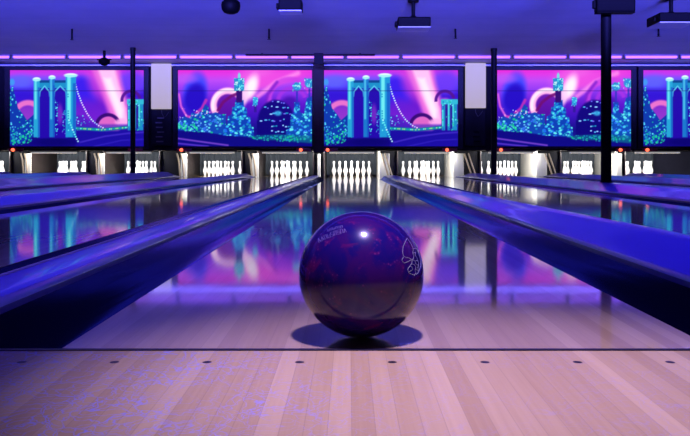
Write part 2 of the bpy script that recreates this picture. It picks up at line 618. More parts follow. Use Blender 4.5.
class Painter:
    def __init__(self, seed):
        self.img = np.zeros(gx.shape + (3,))
        self.rng = np.random.RandomState(seed)

    def lay(self, m, col):
        self.img = self.img * (1 - m[..., None]) + np.asarray(col, float) * m[..., None]

    def vgrad(self, stops):
        ys = [s[0] for s in stops]
        for c in range(3):
            self.img[..., c] = np.interp(gy, ys, [s[1][c] for s in stops])

    def ell(self, cx, cy, rx, ry, rot, col, soft=0.25, op=1.0):
        a = math.radians(rot)
        dx, dy = gx - cx, gy - cy
        u = (dx * math.cos(a) + dy * math.sin(a)) / rx
        v = (-dx * math.sin(a) + dy * math.cos(a)) / ry
        d = np.sqrt(u * u + v * v)
        self.lay((1 - sstep(1 - soft, 1 + soft * 0.4, d)) * op, col)

    def ring(self, cx, cy, r, w, col, a0=None, a1=None, op=1.0, soft=0.8):
        dx, dy = gx - cx, gy - cy
        d = np.abs(np.sqrt(dx * dx + dy * dy) - r)
        m = 1 - sstep(w / 2 - soft, w / 2 + soft, d)
        if a0 is not None:
            an = (np.degrees(np.arctan2(-dy, dx)) - a0) % 360
            m = m * (an <= (a1 - a0) % 360)
        self.lay(m * op, col)

    def rect(self, x0, x1, y0, y1, col, soft=0.5, op=1.0):
        m = sstep(x0 - soft, x0 + soft, gx) * (1 - sstep(x1 - soft, x1 + soft, gx))
        m = m * sstep(y0 - soft, y0 + soft, gy) * (1 - sstep(y1 - soft, y1 + soft, gy))
        self.lay(m * op, col)

    def polym(self, pts, soft=0.6):
        inside = np.zeros(gx.shape, bool)
        dmin = np.full(gx.shape, 1e9)
        n = len(pts)
        for k in range(n):
            (xa, ya), (xb, yb) = pts[k], pts[(k + 1) % n]
            cond = ((ya > gy) != (yb > gy))
            with np.errstate(divide='ignore', invalid='ignore'):
                xi = (xb - xa) * (gy - ya) / ((yb - ya) if yb != ya else 1e-9) + xa
            inside ^= cond & (gx < xi)
            L2 = (xb - xa) ** 2 + (yb - ya) ** 2 + 1e-9
            t = np.clip(((gx - xa) * (xb - xa) + (gy - ya) * (yb - ya)) / L2, 0, 1)
            dmin = np.minimum(dmin, np.hypot(gx - xa - t * (xb - xa), gy - ya - t * (yb - ya)))
        sd = np.where(inside, dmin, -dmin)
        return sstep(-soft, soft, sd)

    def poly(self, pts, col, soft=0.6, op=1.0):
        self.lay(self.polym(pts, soft) * op, col)

    def stroke(self, pts, w, col, op=1.0, soft=0.5):
        d = np.full(gx.shape, 1e9)
        for (xa, ya), (xb, yb) in zip(pts, pts[1:]):
            L2 = (xb - xa) ** 2 + (yb - ya) ** 2 + 1e-9
            t = np.clip(((gx - xa) * (xb - xa) + (gy - ya) * (yb - ya)) / L2, 0, 1)
            d = np.minimum(d, np.hypot(gx - xa - t * (xb - xa), gy - ya - t * (yb - ya)))
        self.lay((1 - sstep(w / 2 - soft, w / 2 + soft, d)) * op, col)

    def dots(self, mask_pts, n, cols, r=(0.5, 1.0), elong=1.0):
        m = self.polym(mask_pts, 0.4)
        xs = [p[0] for p in mask_pts]
        ys = [p[1] for p in mask_pts]
        acc = np.zeros(gx.shape)
        img = self.img
        for _ in range(n):
            x, y = self.rng.uniform(min(xs), max(xs)), self.rng.uniform(min(ys), max(ys))
            rr = self.rng.uniform(*r)
            c = cols[self.rng.randint(len(cols))]
            i0, i1 = int(max(0, (y - 3) * SS)), int(min(NY, (y + 3) * SS)) + 1
            j0, j1 = int(max(0, (x - 4) * SS)), int(min(NX, (x + 4) * SS)) + 1
            if i1 <= i0 or j1 <= j0:
                continue
            d = np.hypot((gx[i0:i1, j0:j1] - x) / elong, gy[i0:i1, j0:j1] - y)
            k = (1 - sstep(rr * 0.5, rr * 1.25, d)) * m[i0:i1, j0:j1]
            img[i0:i1, j0:j1] = img[i0:i1, j0:j1] * (1 - k[..., None]) + np.array(c, float) * k[..., None]

    def beads(self, pts, n, r, cols):
        pts = np.array(pts, float)
        seg = np.hypot(*np.diff(pts, axis=0).T)
        cum = np.concatenate([[0], np.cumsum(seg)])
        for s in np.linspace(0, cum[-1], n):
            x, y = np.interp(s, cum, pts[:, 0]), np.interp(s, cum, pts[:, 1])
            self.ell(x, y, r, r, 0, cols[self.rng.randint(len(cols))], 0.4)


TEAL, TEALL, TEALD = (35, 150, 200), (110, 235, 240), (15, 85, 180)
GREEN = (30, 190, 150)


def bridge():
    p = Painter(3)
    p.vgrad([(0, (205, 55, 225)), (4, (190, 70, 235)), (8, (130, 90, 245)), (16, (88, 66, 238)), (25, (64, 22, 205)),
             (36, (100, 24, 205)), (48, (140, 50, 205)), (58, (60, 22, 170)), (66, (26, 12, 145)), (76, (34, 18, 160))])
    p.ell(10, 12, 16, 9, -5, (104, 110, 255), 0.7, 0.8)
    p.ell(8, 25, 20, 8, 0, (58, 28, 215), 0.7, 0.7)
    # pink arc behind the left roofs
    p.ell(18, 47, 13, 13, 0, (160, 70, 205), 0.3, 0.7)
    p.ring(18, 46, 13.5, 5.5, (238, 128, 205), 15, 200, 0.95, 1.4)
    # sky right of the tower
    p.ell(74, 22, 15, 19, -30, (70, 36, 232), 0.45)
    p.ell(92, 12, 16, 26, -20, (215, 70, 215), 0.6, 0.75)
    p.ell(82, 44, 22, 15, 35, (118, 36, 210), 0.5, 0.8)
    p.ell(122, 12, 15, 14, 10, (120, 66, 240), 0.6, 0.9)
    p.poly([(82, -1), (109, -1), (112.5, 15), (119, 36), (121, 55), (102, 53), (93, 26)], (232, 120, 222), 3.5)
    p.poly([(88, -1), (105, -1), (109, 15), (115, 34), (118, 54), (109, 52), (97, 24)], (255, 196, 240), 2.6)
    p.poly([(94, 8), (101, 8), (113, 40), (112, 50), (108, 45)], (255, 236, 250), 2.6, 0.9)
    p.ell(99, 56, 12, 11, 0, (222, 112, 202), 0.2)
    p.ring(98, 56, 11.5, 3.4, (62, 12, 120), 20, 165, 0.95, 0.8)
    p.ring(121, 30, 9, 3, (92, 26, 150), 10, 190, 0.95, 0.8)
    p.ell(121, 33, 7, 6, 0, (205, 110, 220), 0.4, 0.8)
    p.ell(112, 52, 8, 4.5, 0, (252, 178, 236), 0.5, 0.9)
    p.rect(66, 134, 60, 77, (34, 18, 168), 2)
    p.rect(-1, 66, 66, 77, (26, 10, 140), 2)
    # roofs with lit windows at the left
    lb = [(-1, 20), (3, 16), (5, 26), (8, 38), (13, 44), (17, 50), (24, 44), (24, 66), (14, 72), (-1, 74)]
    p.poly(lb, (20, 66, 176))
    p.dots(lb, 120, [TEAL, TEALL, (80, 180, 240), GREEN], (0.6, 1.2))
    p.ell(2, 12, 3, 4, 0, (70, 170, 235), 0.5, 0.8)
    gb = [(2, 58), (22, 60), (30, 66), (16, 74), (0, 75)]
    p.dots(gb, 70, [GREEN, (40, 210, 160), TEAL], (0.6, 1.3))
    # suspender lights right of the tower, deck
    p.poly([(64, 44), (72, 46), (84, 54), (118, 54), (118, 58), (66, 60)], (70, 40, 190), 1.5, 0.6)
    p.dots([(64, 40), (72, 44), (80, 52), (70, 60), (64, 60)], 30, [TEAL, TEALL, (150, 200, 255)], (0.5, 0.9))
    p.stroke([(66, 58), (92, 59.5), (119, 57)], 3.2, (24, 120, 165))
    p.beads([(66, 58), (92, 59.5), (119, 57)], 34, 0.9, [GREEN, TEALL, (150, 220, 150), TEAL])
    p.beads([(65, 12), (68, 23), (72, 33.5), (77, 43), (82, 50), (88, 55), (93, 57.5)], 24, 0.9, [(205, 235, 255), (160, 190, 255), (230, 210, 255)])
    # the big tower: arches, three piers, pale capitals
    arch = (44, 14, 176)
    p.rect(28, 58, 13, 68, arch, 0.8)
    for cx, w in ((34.6, 5.2), (50.2, 6.2)):
        p.rect(cx - w, cx + w, 24, 68, arch, 0.5)
        p.rect(cx - w - 0.5, cx + w + 0.5, 10, 18, TEAL, 0.6)
        p.rect(cx - w - 0.5, cx + w + 0.5, 10, 12.5, (18, 80, 150), 0.6)
        p.poly([(cx - w, 30), (cx - w, 22), (cx, 15.5), (cx + w, 22), (cx + w, 30)], arch, 0.5)
        p.stroke([(cx - w, 26), (cx - w + 0.4, 21.5), (cx, 15.8), (cx + w - 0.4, 21.5), (cx + w, 26)], 1.3, (96, 205, 235))
    p.ell(50, 44, 3.4, 12, 0, (150, 60, 205), 0.6, 0.7)
    p.dots([(45, 28), (48, 28), (48, 66), (45, 66)], 24, [TEAL, TEALL], (0.5, 0.9))
    p.dots([(52, 40), (57, 36), (57, 64), (52, 64)], 24, [TEAL, (120, 140, 240)], (0.5, 0.9))
    for x0, x1, y0, y1, c1, c2 in ((23.6, 29.6, 9, 67, (48, 170, 215), (120, 230, 240)), (39.4, 44.6, 7, 67, (36, 128, 205), (96, 205, 235)),
                                   (55.6, 66, 5, 67, (40, 160, 215), (130, 240, 240))):
        p.rect(x0, x1, y0, y1, c1, 0.5)
        w = x1 - x0
        p.rect(x0 + 0.15 * w, x0 + 0.5 * w, y0, y1 - 18, c2, 0.9, 0.9)
        p.rect(x0 + 0.7 * w, x1, y0 + 8, y1, (20, 70, 190), 0.9, 0.55)
        p.ell((x0 + x1) / 2, y0, w * 0.72, 2.2, 0, (225, 250, 250), 0.35)
        p.rect(x0 - 0.8, x1 + 0.8, y0 - 0.2, y0 + 1.6, (150, 235, 235), 0.5, 0.85)
    p.beads([(59, 50), (62, 58), (65, 65), (68, 71)], 10, 1.0, [TEALL, (190, 245, 255)])
    p.beads([(58, 24), (58.5, 60)], 16, 0.8, [TEALL, TEAL])
    # far tower at the right edge
    p.rect(117.5, 134, 31, 60, (40, 20, 150), 0.8, 0.8)
    for x0, x1 in ((117.8, 121.2), (123.6, 126.2), (128.2, 133.2)):
        p.rect(x0, x1, 30, 60, (36, 150, 200), 0.5)
        p.rect(x0 + 0.5, x0 + 1.6, 30, 56, TEALL, 0.5, 0.9)
    p.rect(117, 134, 29, 34, (60, 190, 215), 0.6)
    p.dots([(117, 30), (134, 30), (134, 62), (117, 62)], 40, [TEALL, GREEN, (30, 90, 200)], (0.5, 1.0))
    # water streaks, printed seam between the two panels
    p.stroke([(70, 72), (95, 66), (118, 63), (134, 62)], 1.6, (96, 70, 215), 0.6, 0.8)
    p.stroke([(84, 76), (112, 70), (134, 69)], 1.2, (70, 52, 205), 0.6, 0.8)
    p.ell(44, 72, 24, 5, 0, (14, 6, 118), 0.6, 0.8)
    p.rect(-1, 135, 20.3, 20.9, (34, 18, 90), 0.5, 0.55)
    return p.img


def city():
    p = Painter(8)
    p.vgrad([(0, (228, 52, 218)), (4, (222, 66, 226)), (10, (192, 84, 240)), (20, (150, 66, 236)), (34, (104, 30, 205)),
             (46, (70, 24, 190)), (60, (26, 20, 140)), (76, (40, 24, 165))])
    p.ell(17, 22, 13, 22, 12, (72, 80, 250), 0.4, 0.95)
    p.ell(17, 28, 12, 17, 14, (44, 14, 196), 0.4, 0.95)
    p.ell(8, 8, 14, 6, 0, (188, 96, 240), 0.7, 0.7)
    p.stroke([(1, 24), (3, 36), (8, 45), (16, 50)], 2.0, (226, 110, 225), 0.9, 0.9)
    p.stroke([(28, 30), (24, 38), (16, 45), (6, 49)], 3.0, (205, 60, 185), 0.85, 1.0)
    p.stroke([(12, 47), (22, 43), (32, 42)], 1.4, (240, 170, 235), 0.8, 0.7)
    # glow and ring in the middle
    p.ell(78, 8, 26, 16, -18, (240, 110, 226), 0.7, 0.8)
    p.ell(100, 8, 36, 8, -14, (236, 84, 222), 0.6, 0.8)
    p.stroke([(80, 26), (98, 12), (120, 3)], 4.5, (250, 150, 236), 0.8, 2.0)
    p.ell(49, 36, 17, 17, 0, (110, 20, 150), 0.25, 0.6)
    p.ring(50, 35, 14.5, 6.5, (255, 190, 235), 40, 215, 1.0, 1.3)
    p.ring(50, 35, 15.2, 3.0, (255, 236, 250), 60, 200, 0.9, 1.2)
    p.stroke([(40, 40), (45, 32), (53, 26), (58, 24)], 3.0, (120, 18, 120), 0.9, 0.9)
    p.ell(73, 17, 8, 16, 20, (255, 200, 242), 0.5)
    p.ell(73, 17, 5, 11, 22, (255, 240, 252), 0.6)
    p.ell(66, 26, 5, 12, 8, (255, 214, 244), 0.5, 0.8)
    p.ring(112, 30, 21, 5, (206, 74, 226), 20, 190, 0.85, 1.6)
    p.ring(114, 32, 14, 4, (172, 60, 226), 20, 180, 0.85, 1.6)
    p.ell(112, 34, 10, 9, 0, (74, 18, 170), 0.5, 0.8)
    p.stroke([(86, 40), (90, 24), (99, 12)], 3.0, (120, 34, 200), 0.7, 1.5)
    # ground
    p.poly([(-1, 60), (30, 63), (70, 66), (134, 66), (134, 77), (-1, 77)], (20, 14, 140), 1.2)
    p.stroke([(-1, 68), (20, 71), (50, 75)], 1.6, (150, 90, 220), 0.8, 0.8)
    p.stroke([(-1, 73), (14, 74.5), (30, 76)], 1.6, (110, 70, 215), 0.8, 0.8)
    # low roofs at the left
    lo = [(0, 52), (6, 46), (12, 48), (14, 42), (20, 44), (24, 40), (27, 34), (30, 36), (31, 44), (38, 42), (42, 44), (48, 44), (48, 65), (28, 62), (0, 60)]
    p.poly(lo, (24, 80, 186), 0.8)
    p.dots(lo, 150, [TEAL, TEALL, (60, 120, 235), GREEN, (110, 190, 245)], (0.7, 1.4), 1.25)
    p.dots([(0, 53), (18, 52), (22, 62), (0, 60)], 50, [GREEN, (70, 225, 190)], (0.6, 1.2))
    p.dots([(0, 38), (30, 40), (30, 46), (0, 50)], 26, [(250, 190, 235), (160, 200, 255)], (0.4, 0.8))
    # tall stepped tower
    tw = [(57.5, 30), (65.5, 30), (66, 37), (68.5, 38), (69.5, 46), (72, 47), (73, 56), (75.5, 57), (76, 67), (45, 65), (46, 56), (49, 54), (50, 46), (53.5, 44), (54.5, 37), (57, 36)]
    p.poly(tw, (20, 74, 184), 0.7)
    p.dots(tw, 180, [TEAL, TEALL, (40, 120, 235), (70, 200, 235)], (0.7, 1.4), 1.35)
    p.rect(58.3, 64.2, 20, 32, (62, 16, 120), 0.5)
    p.ell(61.2, 6, 1.6, 4, 0, (130, 220, 225), 0.5)
    p.rect(56.2, 66.2, 8, 20.5, (46, 150, 205), 0.6)
    p.dots([(56, 8), (66.4, 8), (66.4, 21), (56, 21)], 60, [TEALL, (200, 240, 240), TEAL], (0.6, 1.1))
    p.rect(75, 79.6, 27, 35, (60, 170, 225), 0.6)
    p.rect(76, 78.6, 35, 42, (60, 30, 160), 0.6)
    p.dots([(74.5, 26), (80, 26), (80, 36), (74.5, 36)], 14, [TEALL, TEAL], (0.5, 0.9))
    # dark domed block with scattered windows
    p.ell(98, 51, 19, 22, 0, (24, 10, 132), 0.12)
    p.rect(79, 117, 50, 66, (20, 10, 132), 0.8)
    for yy, xa, xb in ((32, 92, 108), (37, 86, 112), (43, 84, 114), (50, 82, 110), (56, 90, 112), (61, 94, 112)):
        n = int((xb - xa) / 2.6)
        for j in range(n):
            if p.rng.rand() < 0.72:
                x = xa + (xb - xa) * (j + p.rng.rand() * 0.6) / n
                p.ell(x, yy + p.rng.uniform(-1, 1), p.rng.uniform(0.8, 2.0), 0.8, 0,
                      [(90, 180, 240), (150, 200, 255), (110, 110, 240), TEAL][p.rng.randint(4)], 0.4)
    p.ell(100, 43, 4.5, 3, 0, (70, 200, 235), 0.6, 0.8)
    # right-hand towers
    rt = [(108, 60), (112, 58), (113, 44), (116, 42), (116.5, 32), (121.5, 32), (122, 42), (126, 44), (127.5, 36), (129, 28), (134, 26), (134, 70), (108, 68)]
    p.poly(rt, (22, 84, 186), 0.9)
    p.dots(rt, 170, [TEAL, TEALL, (50, 120, 235), (80, 200, 240)], (0.7, 1.5), 1.2)
    for cx, cy, r in ((119, 16.5, 4.6), (131.5, 13, 5.2)):
        p.ell(cx, cy, r, r, 0, (58, 150, 215), 0.3)
        p.dots([(cx - r, cy - r), (cx + r, cy - r), (cx + r, cy + r), (cx - r, cy + r)], 26, [TEALL, (180, 235, 240), TEAL], (0.5, 1.0))
        p.rect(cx - 1, cx + 1, cy + r, cy + r + 12, (54, 60, 190), 0.5, 0.8)
    p.poly([(70, 66), (100, 64), (134, 66), (134, 73), (100, 70), (76, 69)], (18, 110, 150), 1.0, 0.85)
    p.dots([(66, 65), (134, 65), (134, 73), (80, 70)], 110, [GREEN, TEAL, (40, 170, 180)], (0.6, 1.2))
    p.rect(-1, 135, 20.3, 20.9, (34, 18, 90), 0.5, 0.5)
    return p.img


def mural_mat(name):
    m = bpy.data.materials.new(name)
    m.use_nodes = True
    q = NT(m)
    b = q.N['Principled BSDF']
    at = q.N.new('ShaderNodeAttribute')
    at.attribute_name = 'print'
    b.inputs['Base Color'].default_value = (0.004, 0.004, 0.006, 1)
    b.inputs['Roughness'].default_value = 0.7
    b.inputs['Specular IOR Level'].default_value = 0.05
    b.inputs['Emission Strength'].default_value = 1.15
    q.L.new(at.outputs['Color'], b.inputs['Emission Color'])
    m.cycles.emission_sampling = 'FRONT'
    return m


SW, SH = 3.15, 1.79
M_MUR = mural_mat('backlit_print')


def mural_mesh(name, img):
    nx, ny = NX + 1, NY + 1
    v = np.zeros((nx * ny, 3))
    v[:, 0] = (gx / W0 * SW - SW / 2).ravel()
    v[:, 2] = ((1 - gy / H0) * SH).ravel()
    jj, ii = np.meshgrid(np.arange(NX), np.arange(NY))
    a = (ii * nx + jj).ravel()
    fc = np.stack([a + nx, a + nx + 1, a + 1, a], 1)
    me = bpy.data.meshes.new(name)
    me.from_pydata(v.tolist(), [], fc.tolist())
    at = me.color_attributes.new('print', 'FLOAT_COLOR', 'POINT')
    col = np.ones((nx * ny, 4), np.float32)
    col[:, :3] = s2l(255 * (np.clip(img.reshape(-1, 3), 0, 255) / 255) ** 1.14 * 0.98)
    at.data.foreach_set('color', col.ravel())
    me.materials.append(M_MUR)
    me.update()
    return me


ME_B, ME_C = mural_mesh('bridge_print', bridge()), mural_mesh('city_print', city())
SY = MASK - 0.045
SCL = F / SY
boards = [(10, 'bridge', 'framed glowing suspension bridge mural at the far left, behind the black pole'),
          (178, 'city', 'framed glowing city skyline mural left of the dark brown column'),
          (324, 'bridge', 'framed glowing suspension bridge mural just right of the brown column'),
          (497, 'city', 'framed glowing city skyline mural on the right, crossed by the tall pole'),
          (643, 'bridge', 'framed glowing bridge mural cut by the right edge of the photo')]
for px, kind, lab in boards:
    cx = (px + 67 - VX) / SCL
    z0 = H + (VY - 146.3) / SCL
    t = thing('mural_board', lab, 'mural', (cx, SY, z0), 'glowing murals over the pins')
    o = bpy.data.objects.new('picture_panel', ME_B if kind == 'bridge' else ME_C)
    COL.objects.link(o)
    o.parent = t
    b = new_bm()
    fw = 0.12
    for a in ((-SW / 2 - fw, -SW / 2, -0.03, 0.04, -0.02, SH + 0.06), (SW / 2, SW / 2 + fw, -0.03, 0.04, -0.02, SH + 0.06),
              (-SW / 2 - fw, SW / 2 + fw, -0.035, 0.04, SH, SH + 0.075), (-SW / 2 - fw, SW / 2 + fw, -0.03, 0.04, -0.055, 0.0)):
        box(b, *a, bevel=0.006)
    box(b, -SW / 2, SW / 2, 0.005, 0.04, 0.0, SH)
    put('frame', b, M_FRAME, t)
    for s, dx in ((-1, -SW / 2 + 0.085), (1, SW / 2 - 0.26)):
        b = new_bm()
        cyl(b, (dx, -0.036, -0.085), (dx, -0.075, -0.085), 0.04, 0.034, 16)
        il = put('indicator_light', b, M_RED, t, smooth=True)
        b = new_bm()
        box(b, dx - 0.11, dx + 0.24, -0.036, -0.02, -0.125, -0.045, bevel=0.004)
        put('lens_surround', b, M_REDG, il)

# white panels with black equipment below them
for px0, px1, y0, y1, lab, lab2, busy in (
        (151, 171, 63.5, 109, 'plain white panel high between the far left mural and the next mural', 'black equipment cabinet with grey modules under the left white panel', 1),
        (465.5, 486, 63, 108, 'plain white panel high between two murals right of centre', 'black equipment cabinet under the right white panel', 0)):
    s = F / (MASK - 0.17)
    xa, xb = (px0 - VX) / s, (px1 - VX) / s
    za, zb = H + (VY - y1) / s, H + (VY - y0) / s
    b = new_bm()
    box(b, xa, xb, MASK - 0.17, MASK - 0.105, za, zb, bevel=0.012)
    box(b, xa + 0.05, xb - 0.05, MASK - 0.105, MASK - 0.022, za + 0.05, 2.59)
    tag(put('white_panel', b, M_PANEL), lab, 'panel')
    t = thing('equipment_cabinet', lab2, 'cabinet', ((xa + xb) / 2, MASK, 0.735))
    w = (xb - xa) / 2
    b = new_bm()
    box(b, -w, w, -0.10, -0.004, 0, za - 0.74, bevel=0.01)
    put('cabinet_body', b, M_BLACK, t)
    for j in range(6 if busy else 3):
        b = new_bm()
        zz = 0.08 + 0.11 * j
        xo = random.uniform(-0.08, 0.04)
        box(b, xo - 0.07, xo + 0.09, -0.125, -0.101, zz, zz + 0.03, bevel=0.004)
        put('control_module', b, M_GREY if busy else M_PROJ, t)
    b = new_bm()
    polytube(b, [(0.0, -0.112, za - 0.76), (0.01, -0.115, za - 0.84), (0.06, -0.115, za - 0.93), (0.12, -0.113, za - 0.88), (0.17, -0.112, za - 0.8)], 0.006)
    put('cable', b, M_GREY, t, smooth=True)

# the dark column between the two middle murals, its ceiling bar
b = new_bm()
s = F / (MASK - 0.1)
box(b, (313.2 - VX) / s, (324 - VX) / s, MASK - 0.16, MASK - 0.09, 0.56, CZ, bevel=0.012)
box(b, (315 - VX) / s, (322.5 - VX) / s, MASK - 0.09, MASK - 0.022, 0.64, CZ - 0.07)
tag(put('column', b, M_BROWN), 'dark brown column between the two middle murals', 'column')
t = thing('ceiling_bar', 'thin black bar along the ceiling above the two middle murals', 'bar', (0, 16.6, CZ))
b = new_bm()
s = F / 16.6
box(b, (245.5 - VX) / s, (375 - VX) / s, -0.02, 0.02, -0.055, -0.012, bevel=0.005)
put('rail', b, M_POLE, t)
b = new_bm()
box(b, (314 - VX) / s, (323.5 - VX) / s, -0.03, 0.03, -0.24, 0.0, bevel=0.012)
put('junction_box', b, M_POLE, t)
for px in (262, 360):
    b = new_bm()
    box(b, (px - VX) / s - 0.02, (px - VX) / s + 0.02, -0.015, 0.015, -0.02, 0.0)
    put('bracket', b, M_POLE, t)


# ------------------------------------------------------------------ poles
def pole(x, y, zb, w, lab, round_=False):
    t = thing('support_pole', lab, 'pole', (x, y, zb), 'black support poles')
    b = new_bm()
    cyl(b, (0, 0, 0.0), (0, 0, CZ - zb), w / 2, n=24)
    put('shaft', b, M_POLE, t, smooth=True)
    b = new_bm()
    cyl(b, (0, 0, 0.0), (0, 0, 0.012), w * 0.6, n=24)
    put('base_collar', b, M_POLE, t, smooth=True)
    b = new_bm()
    cyl(b, (0, 0, CZ - zb - 0.06), (0, 0, CZ - zb), w * 0.56, n=24)
    put('top_collar', b, M_POLE, t, smooth=True)
    return t


pole(2.965, 8.95, 0.088, 0.118, 'thick black pole on the right, running up out of the picture')
pole(2.97, 15.9, 0.088, 0.12, 'thin black pole on the right beside the white panel')
pole(-4.40, 15.8, 0.115, 0.10, 'black pole on the left in front of the far bridge mural')

# ------------------------------------------------------------------ blacklight tubes along the ceiling
TY = 16.8
s = F / TY
for j in range(-7, 7):
    xa, xb = (345.2 + 55.6 * j + 1.7 - VX) / s, (345.2 + 55.6 * (j + 1) - 1.7 - VX) / s
    if j < 0:
        lab = f"glowing purple ceiling tube, number {ORD.get(-j, {6: 'six', 7: 'seven'}.get(-j))} leftwards from the photo's middle"
    else:
        lab = f"glowing purple ceiling tube, number {ORD.get(j + 1, {6: 'six', 7: 'seven'}.get(j + 1))} rightwards from the photo's middle"
    nth = ORD.get(-j if j < 0 else j + 1, {6: 'sixth', 7: 'seventh'}.get(-j if j < 0 else j + 1))
    lab = f"glowing purple ceiling tube, {nth} {'left' if j < 0 else 'right'} of the photo's middle"
    t = thing('blacklight_tube', lab, 'light', ((xa + xb) / 2, TY, CZ), 'purple tubes along the ceiling')
    hw = (xb - xa) / 2
    b = new_bm()
    box(b, -hw - 0.02, hw + 0.02, -0.02, 0.04, -0.026, 0.0, bevel=0.004)
    put('housing', b, M_TUBEH, t)
    b = new_bm()
    cyl(b, (-hw, 0, -0.052), (hw, 0, -0.052), 0.031, n=14)
    put('tube', b, M_TUBE, t, smooth=True)
    for sx in (-1, 1):
        b = new_bm()
        box(b, sx * hw - 0.012, sx * hw + 0.012, -0.03, 0.03, -0.088, -0.018, bevel=0.004)
        put('end_holder', b, M_TUBEH, t)


# ------------------------------------------------------------------ things hanging from the ceiling
def projector(px, y, ptop, pbot, wpx, depth, lab, under=M_PROJU, pole_dx=0.0):
    s = F / y
    x = (px - VX) / s
    zt, zb = H + (VY - ptop) / s, H + (VY - pbot) / s
    w, h = wpx / s / 2, zt - zb
    t = thing('projector', lab, 'projector', (x, y, zb), 'projectors hanging from the ceiling')
    b = new_bm()
    box(b, -w, w, 0, depth, 0.012, h, bevel=0.018)
    put('body', b, M_PROJ, t)
    b = new_bm()
    box(b, -w + 0.004, w - 0.004, 0.006, depth - 0.006, 0.0, 0.014, bevel=0.004)
    put('underside_panel', b, under, t)
    b = new_bm()
    cyl(b, (w * 0.45, depth - 0.01, h * 0.5), (w * 0.45, depth + 0.05, h * 0.5), min(0.05, h * 0.4), n=18)
    put('lens', b, M_PROJ, t, smooth=True)
    b = new_bm()
    cyl(b, (pole_dx, depth / 2, h), (pole_dx, depth / 2, h + 0.05), 0.085, 0.035, 18)
    cyl(b, (pole_dx, depth / 2, h + 0.05), (pole_dx, depth / 2, CZ - zb), 0.028, n=14)
    cyl(b, (pole_dx, depth / 2, CZ - zb - 0.03), (pole_dx, depth / 2, CZ - zb), 0.08, n=18)
    put('ceiling_mount', b, M_PROJ, t, smooth=True)
    b = new_bm()
    box(b, -w - 0.035, -w + 0.002, depth * 0.25, depth * 0.6, h * 0.25, h * 0.7, bevel=0.01)
    put('side_knob', b, M_PROJ, t)
    return t


projector(414.5, 11.0, 16.5, 27.2, 33, 0.43, 'black ceiling projector with pale underside, above and right of the ball', pole_dx=0.0)
projector(290, 9.9, -2, 10.8, 23.5, 0.28, 'small black ceiling projector at the top edge, left of centre')
projector(678.5, 10.8, 12, 22.5, 37, 0.5, 'black ceiling projector with pale underside at the top right corner')
t = projector(616.5, 8.6, -6, 12.6, 39, 0.12, 'wide black ceiling projector in front of the thick pole', under=M_PROJ, pole_dx=0.16)
# dome speaker at the top edge
s = F / 9.8
b = new_bm()
zb = H + (VY - 14.2) / s
lathe(b, [(0, 0), (0.05, 0.004), (0.09, 0.022), (0.115, 0.06), (0.122, 0.11), (0.115, 0.15), (0.06, 0.20), (0.03, 0.21), (0.03, CZ - zb), (0, CZ - zb)], 24)
t = thing('ceiling_speaker', 'black dome shaped speaker at the top edge, left of the small projector', 'speaker', ((230.8 - VX) / s, 9.8, zb))
put('dome', b, M_PROJ, t, smooth=True)
b = new_bm()
cyl(b, (0, 0, CZ - zb - 0.02), (0, 0, CZ - zb), 0.075, n=20)
put('mount_plate', b, M_PROJ, t, smooth=True)
# small dark dome by the tubes
s = F / 16.2
b = new_bm()
zb = H + (VY - 66.0) / s
lathe(b, [(0, 0), (0.06, 0.012), (0.105, 0.05), (0.12, 0.10), (0.10, 0.145), (0.05, 0.17), (0.03, 0.175), (0.03, CZ - zb), (0, CZ - zb)], 20)
t = thing('dome_camera', 'small dark dome camera under the ceiling tubes, above the far left mural', 'camera', ((104.3 - VX) / s, 16.2, zb))
put('dome', b, M_PROJ, t, smooth=True)
b = new_bm()
box(b, -0.15, 0.15, -0.02, 0.02, 0.12, 0.145, bevel=0.006)
put('bracket', b, M_PROJ, t)

for px, yb, lab in ((72, 40, 'small dark sprinkler head on the ceiling at the left'), (269, 39.5, 'small dark sprinkler head on the ceiling left of centre'),
                    (455.5, 38.5, 'small dark sprinkler head on the ceiling right of centre'), (658.5, 36.5, 'small dark sprinkler head on the ceiling below the corner projector')):
    y = 13.6
    s = F / y
    zb = H + (VY - yb) / s
    t = thing('sprinkler_head', lab, 'sprinkler', ((px - VX) / s, y, zb), 'ceiling sprinkler heads')
    b = new_bm()
    cyl(b, (0, 0, 0.03), (0, 0, CZ - zb), 0.016, n=12)
    put('drop_pipe', b, M_PROJ, t, smooth=True)
    b = new_bm()
    lathe(b, [(0, 0), (0.03, 0.0), (0.034, 0.006), (0.012, 0.012), (0.018, 0.03), (0.022, 0.04), (0, 0.045)], 12)
    put('nozzle', b, M_PROJ, t, smooth=True)

# ------------------------------------------------------------------ the ball
R = 0.1092
BC = Vector(((361.2 - VX) / F * 1.36, 1.36, R + 0.0003))


